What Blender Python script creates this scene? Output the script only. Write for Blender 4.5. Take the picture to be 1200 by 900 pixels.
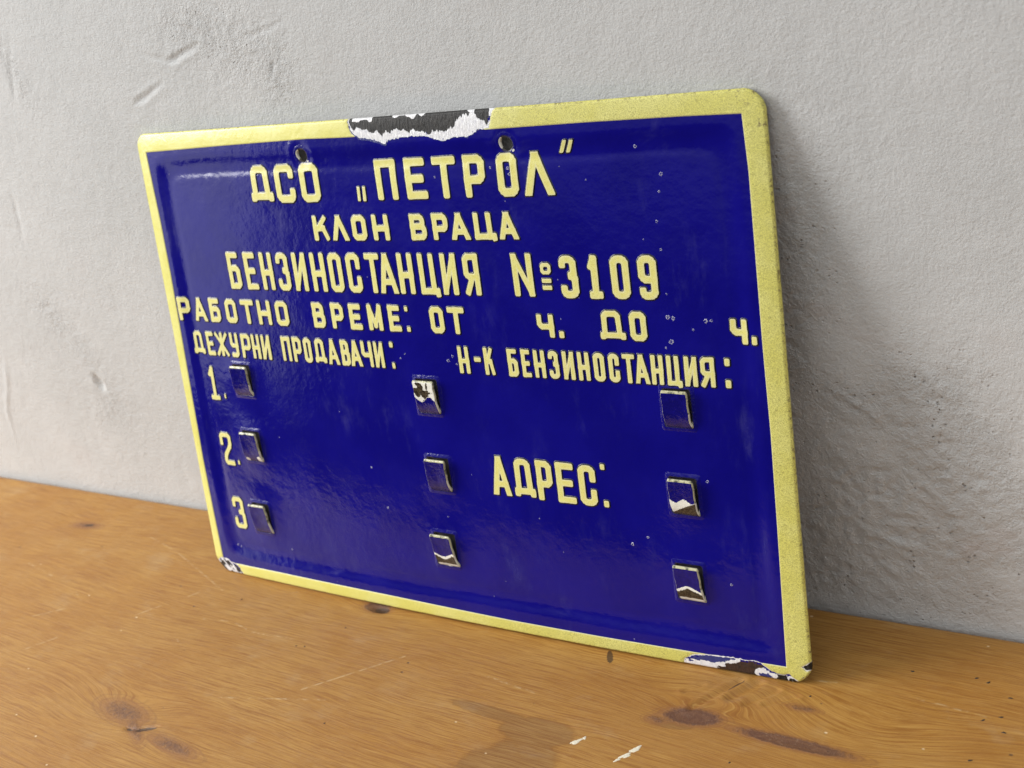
import bpy, math
import numpy as np
from mathutils import Matrix, Vector

for o in list(bpy.data.objects):
    bpy.data.objects.remove(o)
scene = bpy.context.scene
col = scene.collection
rad = math.radians

# ------------------------------------------------------------------ camera
cam_d = bpy.data.cameras.new('camera')
cam = bpy.data.objects.new('camera', cam_d)
col.objects.link(cam)
cam.location = (0.85166, -0.64659, 0.52788)
cam.rotation_mode = 'XYZ'
cam.rotation_euler = (1.1351698, 0.2525335, 0.6087204)
cam_d.sensor_width = 36.0
cam_d.lens = 1699.85 / 1200 * 36
cam_d.clip_start = 0.02
cam_d.clip_end = 50
cam_d.dof.use_dof = True
cam_d.dof.focus_distance = 0.86
cam_d.dof.aperture_fstop = 13
scene.camera = cam

# ------------------------------------------------------------------ light of the room
world = bpy.data.worlds.new('World')
scene.world = world
world.use_nodes = True
wn = world.node_tree
for n in list(wn.nodes):
    wn.nodes.remove(n)
w_out = wn.nodes.new('ShaderNodeOutputWorld')
w_bg = wn.nodes.new('ShaderNodeBackground')
w_tc = wn.nodes.new('ShaderNodeTexCoord')
w_sep = wn.nodes.new('ShaderNodeSeparateXYZ')
w_r = wn.nodes.new('ShaderNodeValToRGB')
wn.links.new(w_tc.outputs['Generated'], w_sep.inputs[0])
wn.links.new(w_sep.outputs['Z'], w_r.inputs[0])
# a plain room: dim warm floor below, grey walls around, paler ceiling above
w_r.color_ramp.interpolation = 'EASE'
els = w_r.color_ramp.elements
els[0].position = 0.0; els[0].color = (0.055, 0.048, 0.042, 1)
els[1].position = 0.45; els[1].color = (1.0, 1.0, 1.0, 1)
e = els.new(0.10); e.color = (0.26, 0.26, 0.26, 1)
wn.links.new(w_r.outputs[0], w_bg.inputs['Color'])
w_bg.inputs['Strength'].default_value = 1.04
wn.links.new(w_bg.outputs[0], w_out.inputs[0])

def area(name, loc, target, sx, sy, power, color):
    d = bpy.data.lights.new(name, 'AREA')
    d.shape = 'RECTANGLE'; d.size = sx; d.size_y = sy
    d.energy = power; d.color = color
    o = bpy.data.objects.new(name, d); col.objects.link(o)
    o.location = loc
    o.rotation_euler = (Vector(target) - Vector(loc)).to_track_quat('-Z', 'Y').to_euler()
    return o

area('window_light', (-2.2, -1.2, 1.45), (0.25, -0.02, 0.15), 1.35, 1.7, 86, (1.0, 0.99, 0.975))
# the pale wall beside the window, which the glossy enamel mirrors at its upper left
area('bright_wall_glow', (-1.75, -1.06, 0.36), (0.05, -0.02, 0.28), 0.9, 0.85, 3.1, (1.0, 1.0, 1.0))

scene.view_settings.view_transform = 'Standard'
scene.view_settings.look = 'None'
scene.view_settings.exposure = 0
scene.view_settings.gamma = 1
scene.render.engine = 'CYCLES'
scene.cycles.use_denoising = True
scene.cycles.denoising_input_passes = 'RGB_ALBEDO_NORMAL'
scene.cycles.denoising_prefilter = 'ACCURATE'

# ------------------------------------------------------------------ numpy noise
_rs = np.random.RandomState(7)
_L = _rs.rand(8, 256, 256)
def vn(x, y, s=0):
    L = _L[s % 8]
    ox = 37.3 * s; oy = 71.9 * s
    x = np.asarray(x, float) + ox; y = np.asarray(y, float) + oy
    xi = np.floor(x).astype(int); yi = np.floor(y).astype(int)
    fx = x - xi; fy = y - yi
    fx = fx * fx * fx * (fx * (fx * 6 - 15) + 10); fy = fy * fy * fy * (fy * (fy * 6 - 15) + 10)
    a = L[yi & 255, xi & 255]; b = L[yi & 255, (xi + 1) & 255]
    c = L[(yi + 1) & 255, xi & 255]; d = L[(yi + 1) & 255, (xi + 1) & 255]
    return (a + (b - a) * fx) + ((c + (d - c) * fx) - (a + (b - a) * fx)) * fy
def fbm(x, y, s=0, oct=4, g=.5):
    t = 0; a = 1; n = 0
    for i in range(oct):
        t = t + a * (vn(x * 2**i, y * 2**i, s + i) - .5); n += a; a *= g
    return t / n
def sst(a, b, x):
    t = np.clip((x - a) / (b - a), 0, 1)
    return t * t * (3 - 2 * t)

# ------------------------------------------------------------------ mesh helpers (all lengths in mm, meshes stored in metres)
def mesh(name, V, F, mat, parent=None, attrs=None, smooth=True, mats=None):
    me = bpy.data.meshes.new(name)
    V = np.asarray(V, dtype=np.float32) * 0.001
    F = np.asarray(F, dtype=np.int32)
    k = F.shape[1]
    me.vertices.add(len(V)); me.vertices.foreach_set('co', V.ravel())
    me.loops.add(F.size); me.loops.foreach_set('vertex_index', F.ravel())
    me.polygons.add(len(F))
    me.polygons.foreach_set('loop_start', np.arange(0, F.size, k, dtype=np.int32))
    me.update(calc_edges=True)
    me.validate()
    if smooth:
        me.polygons.foreach_set('use_smooth', np.ones(len(me.polygons), dtype=bool))
    me.materials.append(mat)
    for nm, arr in (attrs or {}).items():
        a = me.attributes.new(nm, 'FLOAT', 'POINT')
        a.data.foreach_set('value', np.asarray(arr, dtype=np.float32).ravel())
    o = bpy.data.objects.new(name, me)
    col.objects.link(o)
    if parent is not None:
        o.parent = parent
    return o

def gridF(nx, ny, keep=None):
    i, j = np.meshgrid(np.arange(nx - 1), np.arange(ny - 1))
    a = (j * nx + i).ravel()
    F = np.stack([a, a + 1, a + nx + 1, a + nx], 1)
    if keep is not None:
        F = F[keep.ravel()]
    return F

def compact(V, F, attrs):
    used = np.unique(F)
    m = -np.ones(len(V), dtype=int); m[used] = np.arange(len(used))
    return V[used], m[F], {k: v[used] for k, v in attrs.items()}

def clip(P, T, f, attrs):
    """keep the part of a triangle mesh where f < 0 (P: n x k, cut exactly along f = 0)"""
    f = np.where(np.abs(f) < 1e-5, -1e-5, f)
    ins = f[T] < 0
    n = ins.sum(1)
    out = [T[n == 3]]
    cache = {}
    newP = []; newA = {k: [] for k in attrs}; base = len(P)
    def cut(a, b):
        key = (a, b) if a < b else (b, a)
        if key in cache: return cache[key]
        t = f[a] / (f[a] - f[b])
        newP.append(P[a] + (P[b] - P[a]) * t)
        for k, v in attrs.items(): newA[k].append(v[a] + (v[b] - v[a]) * t)
        cache[key] = base + len(newP) - 1
        return cache[key]
    extra = []
    for tri, m in zip(T[(n == 1) | (n == 2)], ins[(n == 1) | (n == 2)]):
        if m.sum() == 1:
            k = int(np.argmax(m)); a, b, c = tri[k], tri[(k + 1) % 3], tri[(k + 2) % 3]
            extra.append((a, cut(a, b), cut(a, c)))
        else:
            k = int(np.argmin(m)); a, b, c = tri[k], tri[(k + 1) % 3], tri[(k + 2) % 3]
            p = cut(a, b); q = cut(a, c)
            extra.append((p, b, c)); extra.append((p, c, q))
    if extra: out.append(np.array(extra))
    T2 = np.concatenate(out)
    if newP:
        P = np.concatenate([P, np.array(newP)])
        attrs = {k: np.concatenate([v, np.array(newA[k])]) for k, v in attrs.items()}
    return compact(P, T2, attrs)

def quads2tris(F):
    return np.concatenate([F[:, [0, 1, 2]], F[:, [0, 2, 3]]])

# ------------------------------------------------------------------ shader helpers
class NT:
    def __init__(s, name):
        s.m = bpy.data.materials.new(name); s.m.use_nodes = True
        s.t = s.m.node_tree
        for n in list(s.t.nodes): s.t.nodes.remove(n)
        s.out = s.t.nodes.new('ShaderNodeOutputMaterial')
        s.b = s.t.nodes.new('ShaderNodeBsdfPrincipled')
        s.t.links.new(s.b.outputs[0], s.out.inputs[0])
    def set(s, node, key, v):
        if isinstance(v, bpy.types.NodeSocket): s.t.links.new(v, node.inputs[key])
        elif v is not None: node.inputs[key].default_value = v
    def m_(s, op, a, b=None, c=None, clamp=False):
        n = s.t.nodes.new('ShaderNodeMath'); n.operation = op; n.use_clamp = clamp
        s.set(n, 0, a); s.set(n, 1, b)
        if c is not None: s.set(n, 2, c)
        return n.outputs[0]
    def attr(s, name):
        n = s.t.nodes.new('ShaderNodeAttribute'); n.attribute_name = name
        return n.outputs['Fac']
    def pos(s):
        n = s.t.nodes.new('ShaderNodeTexCoord'); return n.outputs['Object']
    def scale(s, v, x, y, z):
        n = s.t.nodes.new('ShaderNodeVectorMath'); n.operation = 'MULTIPLY'
        s.set(n, 0, v); n.inputs[1].default_value = (x, y, z); return n.outputs[0]
    def sep(s, v):
        n = s.t.nodes.new('ShaderNodeSeparateXYZ'); s.set(n, 0, v); return n.outputs
    def comb(s, x, y, z):
        n = s.t.nodes.new('ShaderNodeCombineXYZ'); s.set(n, 0, x); s.set(n, 1, y); s.set(n, 2, z); return n.outputs[0]
    def noise(s, v, sc, det=3, rough=.55, dist=0):
        n = s.t.nodes.new('ShaderNodeTexNoise'); s.set(n, 'Vector', v); s.set(n, 'Scale', sc)
        n.inputs['Detail'].default_value = det; n.inputs['Roughness'].default_value = rough
        n.inputs['Distortion'].default_value = dist
        return n.outputs['Fac']
    def voro(s, v, sc, feat='F1', rnd=1):
        n = s.t.nodes.new('ShaderNodeTexVoronoi'); n.feature = feat; s.set(n, 'Vector', v); n.inputs['Scale'].default_value = sc
        n.inputs['Randomness'].default_value = rnd
        return n.outputs
    def ss(s, x, a, b, lo=0, hi=1):
        n = s.t.nodes.new('ShaderNodeMapRange'); n.interpolation_type = 'SMOOTHSTEP'
        s.set(n, 0, x); s.set(n, 1, a); s.set(n, 2, b); s.set(n, 3, lo); s.set(n, 4, hi); return n.outputs[0]
    def mix(s, f, a, b, mode='MIX'):
        n = s.t.nodes.new('ShaderNodeMix'); n.data_type = 'RGBA'; n.blend_type = mode
        s.set(n, 0, f)
        for key, v in ((6, a), (7, b)):
            if isinstance(v, tuple): v = tuple(v) + ((1,) if len(v) == 3 else ())
            s.set(n, key, v)
        return n.outputs[2]
    def bump(s, h, strength, dist, normal=None):
        n = s.t.nodes.new('ShaderNodeBump'); s.set(n, 'Height', h); s.set(n, 'Strength', strength)
        n.inputs['Distance'].default_value = dist
        if normal is not None: s.set(n, 'Normal', normal)
        return n.outputs[0]
    def fin(s, colr=None, rough=None, normal=None, metal=None, spec=None, coat=None, coat_rough=None):
        b = s.b
        if isinstance(colr, tuple): colr = tuple(colr) + (1,)
        for k, v in (('Base Color', colr), ('Roughness', rough), ('Normal', normal), ('Metallic', metal),
                     ('Specular IOR Level', spec), ('Coat Weight', coat), ('Coat Roughness', coat_rough)):
            if v is not None: s.set(b, k, v)
        return s.m

# ================================================================== THE WALL (plaster)
def segd(X, Y, a, b):
    ax, ay = a; bx, by = b
    dx, dy = bx - ax, by - ay
    t = np.clip(((X - ax) * dx + (Y - ay) * dy) / (dx * dx + dy * dy), 0, 1)
    return np.hypot(X - ax - t * dx, Y - ay - t * dy), t

def mat_wall():
    n = NT('plaster'); p = n.pos()
    rough = n.attr('rough')
    blot = n.noise(p, 5, 3); blot2 = n.noise(p, 28, 4)
    c = n.mix(n.ss(blot, .35, .68), (.61, .618, .612), (.668, .672, .664))
    c = n.mix(n.ss(blot2, .5, .78, 0, .35), c, (.70, .70, .69))
    tint = n.noise(n.scale(p, 1, 1, 1.7), 11, 2)
    c = n.mix(n.m_('MULTIPLY', n.ss(tint, .6, .74), n.ss(rough, .2, .9, .08, .6)), c, (.60, .50, .46))
    # pin holes in the rough patches
    v = n.voro(p, 300)
    hole = n.m_('MULTIPLY', n.ss(v['Distance'], .12, .26, 1, 0), n.ss(n.noise(p, 70, 3), .55, .62))
    hole = n.m_('MULTIPLY', hole, n.ss(rough, .14, .34, .05, 1))
    c = n.mix(n.m_('MULTIPLY', hole, .38), c, (.28, .26, .24))
    fine = n.noise(p, 820, 4, .7); mid = n.noise(p, 330, 4, .65); lump = n.noise(p, 75, 3, .55)
    h = n.m_('MULTIPLY', fine, .75)
    h = n.m_('ADD', h, n.m_('MULTIPLY', mid, .85))
    h = n.m_('ADD', h, n.m_('MULTIPLY', lump, 1.2))
    h = n.m_('SUBTRACT', h, n.m_('MULTIPLY', hole, 1.0))
    st = n.ss(rough, 0, .7, .36, 1.0)
    nb = n.bump(h, st, .0019)
    return n.fin(c, .78, nb, spec=.25)

def axis(parts):
    out = [np.array([parts[0][0]], float)]
    for a, b, s in parts:
        k = max(1, int(round((b - a) / s)))
        out.append(np.linspace(a, b, k + 1)[1:])
    return np.concatenate(out)

xs = axis([(-2600, -500, 120), (-500, 720, 1.8), (720, 3000, 120)])
zs = axis([(-120, -8, 28), (-8, 470, 1.8), (470, 2000, 110)])
X, Z = np.meshgrid(xs, zs)
rough = np.zeros_like(X)
def blob(cx, cz, rx, rz, a, ang=0):
    c, s = math.cos(ang), math.sin(ang)
    u = ((X - cx) * c + (Z - cz) * s) / rx; w = (-(X - cx) * s + (Z - cz) * c) / rz
    return a * np.exp(-(u * u + w * w))
for b_ in [(125, 378, 60, 30, .34, -.3), (92, 395, 25, 14, .2, .3), (152, 350, 12, 30, .28, -.5), (-205, 185, 30, 20, .3, -.6), (-178, 150, 20, 34, .26, .5), (-115, 385, 12, 45, .25, .2),
           (560, 150, 36, 30, .7, -.7), (520, 140, 34, 12, .6, -.5), (545, 85, 60, 40, .55, 0), (505, 60, 60, 60, .5, 0), (480, 200, 22, 90, .5, 0), (540, 30, 90, 25, .55, 0), (-165, 90, 40, 40, .25, 0),
           (510, 260, 30, 60, .35, 0), (600, 60, 60, 60, .35, 0)]:
    rough += blob(*b_)
rough *= .55 + .9 * vn(X / 28, Z / 28, 3)
rough = np.clip(rough + .12 * vn(X / 90, Z / 60, 5), 0, 1)
D = 1.0 * fbm(X / 170, Z / 120, 1, 3) + .38 * fbm(X / 34 + Z / 90, Z / 26, 2, 3)
D += rough * (.7 * fbm(X / 9, Z / 7, 4, 2) + 1.3 * fbm(X / 4.0, Z / 3.8, 6, 2))
peb = vn(X / 4.2, Z / 4.2, 1)
D += np.clip(rough - .15, 0, 1) * 1.0 * np.clip(peb - .62, 0, 1) * 2.2
D -= np.clip(rough - .2, 0, 1) * 1.1 * np.clip(vn(X / 5.0, Z / 4.4, 0) - .66, 0, 1) * 3
rid = 1 - np.abs(2 * vn(X / 22 + Z / 40, Z / 16, 6) - 1)
D += rough * .25 * (rid ** 4)
def gouge(pts, w, dep, lip=0.0):
    global D
    d = np.full(X.shape, 1e3); par = np.zeros(X.shape); ns = len(pts) - 1
    for k_, (a, b) in enumerate(zip(pts[:-1], pts[1:])):
        dd_, tt_ = segd(X, Z, a, b)
        par = np.where(dd_ < d, (k_ + tt_) / ns, par); d = np.minimum(d, dd_)
    tap = np.sin(np.pi * np.clip(par * .9 + .05, 0, 1)) ** .8
    dep = dep * tap; lip = lip * tap if lip else lip; w = w * (.45 + .55 * tap)
    w_ = w * (.65 + .7 * vn(X / 11, Z / 11, 2))
    d = d + 1.2 * (vn(X / 7, Z / 7, 5) - .5)
    D -= dep * (.6 + .8 * vn(X / 14, Z / 14, 3)) * np.exp(-(d / w_) ** 2)
    if np.any(lip): D += lip * np.exp(-((d - 2.2 * w) / w) ** 2)
gouge([(6, 348), (24, 354), (46, 362)], 1.7, 1.5, .45)
gouge([(58, 376), (66, 377), (78, 381), (96, 385)], 2.0, 1.3, .5)
gouge([(30, 384), (50, 379), (66, 376)], 1.6, .6)
gouge([(115, 412), (122, 408), (130, 401)], 1.6, .8)
gouge([(138, 389), (146, 386), (152, 387), (158, 389), (163, 388), (170, 391), (183, 394)], 1.2, .8, .2)
gouge([(148, 352), (154, 362), (160, 371)], 1.3, .8, .5)
gouge([(-173, 122), (-170, 114), (-167, 107)], 3.6, 2.6, .3)
gouge([(-296, 131), (-312, 100), (-329, 76), (-341, 34)], 2.8, -.7)
gouge([(-180, 290), (-188, 262), (-195, 239)], 2.2, .5)
gouge([(-100, 412), (-117, 386), (-127, 362)], 2.2, .6)
gouge([(496, 156), (514, 147), (530, 136), (540, 118), (556, 100)], 1.8, -.7)
gouge([(510, 146), (528, 134), (546, 112)], 1.5, .6)
gouge([(561, 172), (566, 158), (580, 150)], 2.0, -1.0)
gouge([(520, 60), (521, 34), (520, 12)], 1.8, -.6)
gouge([(468, 70), (470, 34), (473, 4)], 1.6, -.5)
gouge([(543, 102), (560, 86), (572, 66)], 2.2, -1.0)
gouge([(500, 66), (520, 56), (541, 50)], 2.0, -.9)
# the plaster is trowelled flat where the sign's top edge touches it
D = np.clip(D, -4, 1.3)
D = D - np.maximum(D, -.1) * np.exp(-((Z - 331) / 26) ** 2) * ((X > -20) & (X < 520)) * .8
V = np.stack([X.ravel(), -D.ravel() + .35, Z.ravel()], 1)
F = gridF(len(xs), len(zs))
wall = mesh('wall', V, F, mat_wall(), attrs={'rough': rough})
wall['kind'] = 'structure'
wall['label'] = 'pale grey painted plaster wall with trowel marks behind the blue sign'

# ================================================================== THE TABLE TOP (varnished pine)
def mat_wood():
    n = NT('varnished_pine'); p = n.pos()
    mm = n.scale(p, 1000, 1000, 1000)
    sx, sy, sz = n.sep(mm)
    phi0 = n.attr('phi'); knot = n.attr('knot'); stain = n.attr('stain'); scr = n.attr('scratch'); dk = n.attr('dark')
    # the grain coordinate: board width direction, bent round the knots
    wob = n.noise(n.comb(n.m_('MULTIPLY', sx, .0045), n.m_('MULTIPLY', sy, .012), 3.0), 1, 3)
    phi = n.m_('ADD', phi0, n.m_('MULTIPLY', wob, 20))
    wob2 = n.noise(n.comb(n.m_('MULTIPLY', sx, .012), n.m_('MULTIPLY', phi, .10), 0.0), 1, 2)
    phi = n.m_('ADD', phi, n.m_('MULTIPLY', wob2, 2.6))
    fib_ = n.noise(n.comb(n.m_('MULTIPLY', sx, .012), n.m_('MULTIPLY', phi, .7), 7.0), 1, 3, .7)
    band = n.noise(n.comb(n.m_('MULTIPLY', sx, .0012), n.m_('MULTIPLY', phi, .11), 0.0), 1, 2)
    ring = n.m_('SINE', n.m_('MULTIPLY', phi, n.m_('ADD', 1.15, 0)))
    ring = n.ss(ring, -.2, 1)
    line = n.m_('MULTIPLY', n.m_('POWER', ring, 1.6), n.m_('MULTIPLY', n.ss(band, .35, .66), n.ss(fib_, .3, .7, .35, 1)))
    fib = n.noise(n.comb(n.m_('MULTIPLY', sx, .022), n.m_('MULTIPLY', phi, 1.0), 0.0), 1, 5, .78)
    fib2 = n.noise(n.comb(n.m_('MULTIPLY', sx, .035), n.m_('MULTIPLY', phi, 3.0), 5.0), 1, 5, .75)
    big = n.noise(n.comb(n.m_('MULTIPLY', sx, .011), n.m_('MULTIPLY', sy, .022), 9.0), 1, 3)
    c = n.mix(n.ss(big, .32, .7), (.405, .192, .036), (.47, .25, .060))
    c = n.mix(n.ss(fib, .42, .62, 0, .85), c, (.275, .108, .018))
    c = n.mix(n.ss(fib2, .52, .66, 0, .7), c, (.58, .35, .105))
    c = n.mix(n.m_('MULTIPLY', line, .42), c, (.33, .145, .035))
    # worn, greyed varnish
    worn = n.noise(n.comb(n.m_('MULTIPLY', sx, .02), n.m_('MULTIPLY', sy, .03), 21.0), 1, 5, .65)
    c = n.mix(n.ss(worn, .54, .74, 0, .3), c, (.50, .34, .17))
    # stain patch
    rag = n.noise(mm, .16, 4, .6)
    st = n.ss(n.m_('ADD', stain, n.m_('MULTIPLY', n.m_('SUBTRACT', rag, .5), .5)), .30, .62)
    edge = n.ss(n.m_('ADD', stain, n.m_('MULTIPLY', n.m_('SUBTRACT', rag, .5), .5)), .62, .42)
    c = n.mix(st, c, n.mix(edge, (.78, .80, .98), (.62, .55, .50)), 'MULTIPLY')
    # knots
    kn = n.m_('ADD', knot, n.m_('MULTIPLY', n.m_('SUBTRACT', n.noise(mm, .28, 5, .75), .5), .6))
    ring2 = n.ss(n.m_('SINE', n.m_('MULTIPLY', kn, 24)), -.3, 1)
    c = n.mix(n.ss(kn, .16, .45, 0, .7), c, (.30, .13, .04))
    hal = n.m_('MULTIPLY', n.ss(knot, .05, .2), n.ss(n.m_('SINE', n.m_('MULTIPLY', n.m_('ADD', knot, n.m_('MULTIPLY', n.noise(mm, .05, 3), .2)), 46)), .1, 1))
    c = n.mix(n.m_('MULTIPLY', hal, .3), c, (.22, .095, .03))
    kc = n.mix(n.m_('MULTIPLY', ring2, .35), (.12, .052, .030), (.24, .115, .055))
    kc = n.mix(n.ss(n.noise(mm, .7, 4, .7), .55, .7, 0, .6), kc, (.30, .21, .14))
    c = n.mix(n.ss(kn, .44, .66, 0, .86), c, kc)
    c = n.mix(n.ss(n.m_('ADD', dk, n.m_('MULTIPLY', n.m_('SUBTRACT', n.noise(mm, .6, 2), .5), .4)), .45, .65, 0, .85), c, (.06, .032, .018))
    # long pale scratches and little dents
    sc_ = n.m_('MULTIPLY', n.ss(scr, .35, 1.1, 1, 0), n.ss(n.noise(mm, .13, 3, .7), .42, .6))
    c = n.mix(n.m_('MULTIPLY', sc_, .6), c, (.60, .42, .21))
    v = n.voro(n.scale(mm, .055, .075, 1), 1)
    dot = n.ss(v['Distance'], .035, .075, 1, 0)
    rr = n.sep(v['Color'])
    dot1 = n.m_('MULTIPLY', dot, n.ss(rr[0], .60, .62))
    c = n.mix(n.m_('MULTIPLY', dot1, .75), c, (.78, .6, .36))  # light caught by the dents, painted as pale dots
    dot2 = n.m_('MULTIPLY', dot, n.ss(rr[0], .17, .15))
    c = n.mix(n.m_('MULTIPLY', dot2, .8), c, (.09, .05, .03))
    h = n.m_('ADD', n.m_('MULTIPLY', fib, .6), n.m_('MULTIPLY', fib2, .5))
    h = n.m_('ADD', h, n.m_('MULTIPLY', line, -.35))
    h = n.m_('ADD', h, n.m_('MULTIPLY', n.m_('MULTIPLY', n.noise(mm, .9, 3, .7), n.ss(kn, .4, .6)), 1.6))
    h = n.m_('SUBTRACT', h, n.m_('MULTIPLY', n.m_('ADD', dot1, dot2), .9))
    h = n.m_('ADD', h, n.m_('MULTIPLY', sc_, .5))
    nb = n.bump(h, .6, .0005)
    ro = n.ss(n.noise(mm, .05, 4, .6), .3, .7, .36, .52)
    ro = n.m_('ADD', ro, n.m_('MULTIPLY', st, .12))
    return n.fin(c, ro, nb, spec=.42)

txs = axis([(-1700, -460, 60), (-460, 680, 1.6), (680, 1900, 60)])
tys = axis([(-345, -330, 7), (-330, -4.6, 1.6)])
X, Y = np.meshgrid(txs, tys)
def el(cx, cy, rx, ry, ang=0):
    c, s = math.cos(ang), math.sin(ang)
    u = ((X - cx) * c + (Y - cy) * s) / rx; w = (-(X - cx) * s + (Y - cy) * c) / ry
    return np.sqrt(u * u + w * w)
phi = Y * 1.0 + X * .03
def swell(cx, cy, ax, ay, A, ang=0):
    global phi
    phi = phi + A * np.exp(-el(cx, cy, ax, ay, ang) ** 2)
swell(64, -226, 50, 15, 17); swell(95, -238, 30, 12, -7)
swell(-193, -50, 60, 14, 9)
swell(445, -116, 40, 13, 10)
swell(540, -104, 55, 26, 20); swell(509, -119, 40, 9, 6)
swell(174, -79, 30, 11, 8)
swell(455, -92, 35, 16, -7)
swell(280, -215, 120, 25, 9); swell(-60, -140, 120, 30, 6)
knot = np.zeros_like(X)
for k in [(64, -228, 27, 9.5, -.12), (88, -239, 20, 4.5, -.5), (-193, -51, 17, 5, .1), (445, -117, 17, 6.5, .1), (509, -119.5, 33, 4.2, -.02), (172, -80, 11, 5, 0), (426, -125, 8, 4, 0), (502, -92, 10, 3, 0), (130, -243, 26, 6, -.1)]:
    cx, cy, rx, ry, a = k
    amp = .95 if k[0] in (66, 445, 509, 172) else .6
    knot = np.maximum(knot, amp * np.exp(-.55 * el(cx, cy, rx, ry, a) ** 2.6))
stain = np.zeros_like(X)
for k in [(362, -156, 25, 11, .05), (366, -178, 22, 16, 0), (325, -150, 34, 4.5, -.05), (355, -196, 24, 22, 0), (438, -126, 12, 3.5, .1)]:
    stain = np.maximum(stain, np.exp(-.7 * el(*k) ** 3))
dark = np.zeros_like(X)
for k in [(177, -81, 6.5, 3.0, 0), (-190, -50, 5, 1.8, .2), (368, -82, 2.0, 7, .6), (96, -236, 8, 1.6, .5), (457, -84, 1.4, 6, -.5), (84, -240, 3, 1.2, 0)]:
    dark = np.maximum(dark, np.exp(-.6 * el(*k) ** 3))
scr = np.full(X.shape, 50.0)
for a, b in [((40, -128), (66, -124)), ((66, -124), (98, -130)), ((98, -130), (136, -127)), ((-110, -130), (-92, -139)), ((-110, -50), (-62, -62)), ((-62, -62), (30, -96)), ((-86, -199), (-70, -180)),
             ((-120, -166), (-98, -150)), ((30, -150), (52, -160)), ((290, -120), (340, -126)), ((470, -70), (512, -66)), ((556, -66), (600, -70)), ((180, -170), (230, -120)), ((10, -100), (-25, -140)),
             ((120, -196), (210, -172)), ((-200, -110), (-150, -120)), ((395, -200), (470, -170))]:
    d, t = segd(X, Y, a, b); scr = np.minimum(scr, d)
H = .35 * fbm(X / 120, Y / 40, 2, 3) + .12 * fbm(X / 30, Y / 5, 3, 3)
H -= .9 * np.clip(knot - .5, 0, 1) + 1.8 * dark * (X < 300) * (X > 0)
for a, b, w, dep in [((441, -110), (458, -80), 2.0, 1.1), ((459, -95), (469, -79), 2.6, 1.3), ((470, -98), (482, -82), 1.8, .9), ((481, -95), (495, -84), 1.6, .6), ((430, -98), (438, -90), 1.5, .5)]:
    d, t = segd(X, Y, a, b)
    H -= dep * np.exp(-(d / w) ** 2) - .5 * np.exp(-((d - 2 * w) / w) ** 2)
H = H - .25
H = np.where(Y > -6, H - .5, H)
# the top sheet plus rounded front and back edges and the underside, one closed board
V = np.stack([X.ravel(), Y.ravel(), H.ravel()], 1)
nx, ny = len(txs), len(tys)
F = gridF(nx, ny)
at = {'phi': phi.ravel(), 'knot': knot.ravel(), 'stain': stain.ravel(), 'scratch': scr.ravel(), 'dark': dark.ravel()}
top_pts = V
def skirt(idx, offs):
    global V, F
    prev = idx
    for (oy, oz) in offs:
        nv = top_pts[idx].copy(); nv[:, 1] += oy; nv[:, 2] = oz
        base = len(V); V = np.concatenate([V, nv])
        for k in at:
            at[k] = np.concatenate([at[k], at[k][idx] + (oz if k == 'phi' else 0)])
        cur = np.arange(base, base + len(idx))
        F = np.concatenate([F, np.stack([prev[:-1], cur[:-1], cur[1:], prev[1:]], 1)])
        prev = cur
    return prev
front = skirt(np.arange(0, nx), [(-2, -2), (-3, -6), (-3, -34), (0, -38)])
back = skirt(np.arange((ny - 1) * nx, ny * nx)[::-1].copy(), [(.5, -2), (.5, -34), (0, -38)])
table = mesh('table_top', V, F, mat_wood(), attrs=at)
table['label'] = 'varnished pine table top with knots, scratches and stains under the blue sign'
table['category'] = 'table'

# paint flecks and dark specks on the board
def mat_plain(name, c, r, nz=None):
    n = NT(name); p = n.pos()
    f = n.noise(p, 900, 3)
    cc = n.mix(n.ss(f, .3, .7), tuple(x * .8 for x in c), c)
    return n.fin(cc, r, n.bump(f, .4, .0004))
M_fleck = mat_plain('cream_paint_fleck', (.86, .80, .62), .6)
M_speck = mat_plain('dark_speck', (.035, .022, .016), .6)
def chipped_blob(cx, cy, rx, ry, ang, z, hh, seed, N=22):
    rs = np.random.RandomState(seed)
    th = np.linspace(0, 2 * np.pi, N, endpoint=False)
    r = 1 + .45 * (rs.rand(N) - .5) + .2 * np.sin(3 * th + rs.rand() * 6)
    c, s = math.cos(ang), math.sin(ang)
    rings = []
    for k, zz in ((1.0, z - .15), (.86, z + hh * .8), (.4, z + hh)):
        u = r * np.cos(th) * rx * k; w = r * np.sin(th) * ry * k
        rings.append(np.stack([cx + u * c - w * s, cy + u * s + w * c, np.full(N, zz)], 1))
    V = np.concatenate(rings + [np.array([[cx, cy, z + hh]])])
    F = []
    for k in range(2):
        for i in range(N):
            F.append((k * N + i, k * N + (i + 1) % N, (k + 1) * N + (i + 1) % N)); F.append((k * N + i, (k + 1) * N + (i + 1) % N, (k + 1) * N + i))
    for i in range(N): F.append((2 * N + i, 2 * N + (i + 1) % N, 3 * N))
    return V, np.array(F)
def table_h(x, y):
    i = int(np.argmin(abs(txs - x))); j = int(np.argmin(abs(tys - y))); return H[j, i]
def joined(name, lst, mat, parent, kind=None):
    Vs = []; Fs = []; b = 0
    for V_, F_ in lst:
        Vs.append(V_); Fs.append(F_ + b); b += len(V_)
    o = mesh(name, np.concatenate(Vs), np.concatenate(Fs), mat, parent)
    if kind: o['kind'] = kind
    return o
o = joined('paint_fleck', [chipped_blob(390, -156, 1.7, 4.2, -.6, table_h(390, -156), .12, 3), chipped_blob(393, -152, 1.0, 1.6, .4, table_h(390, -156), .1, 4)], M_fleck, table)
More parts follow.
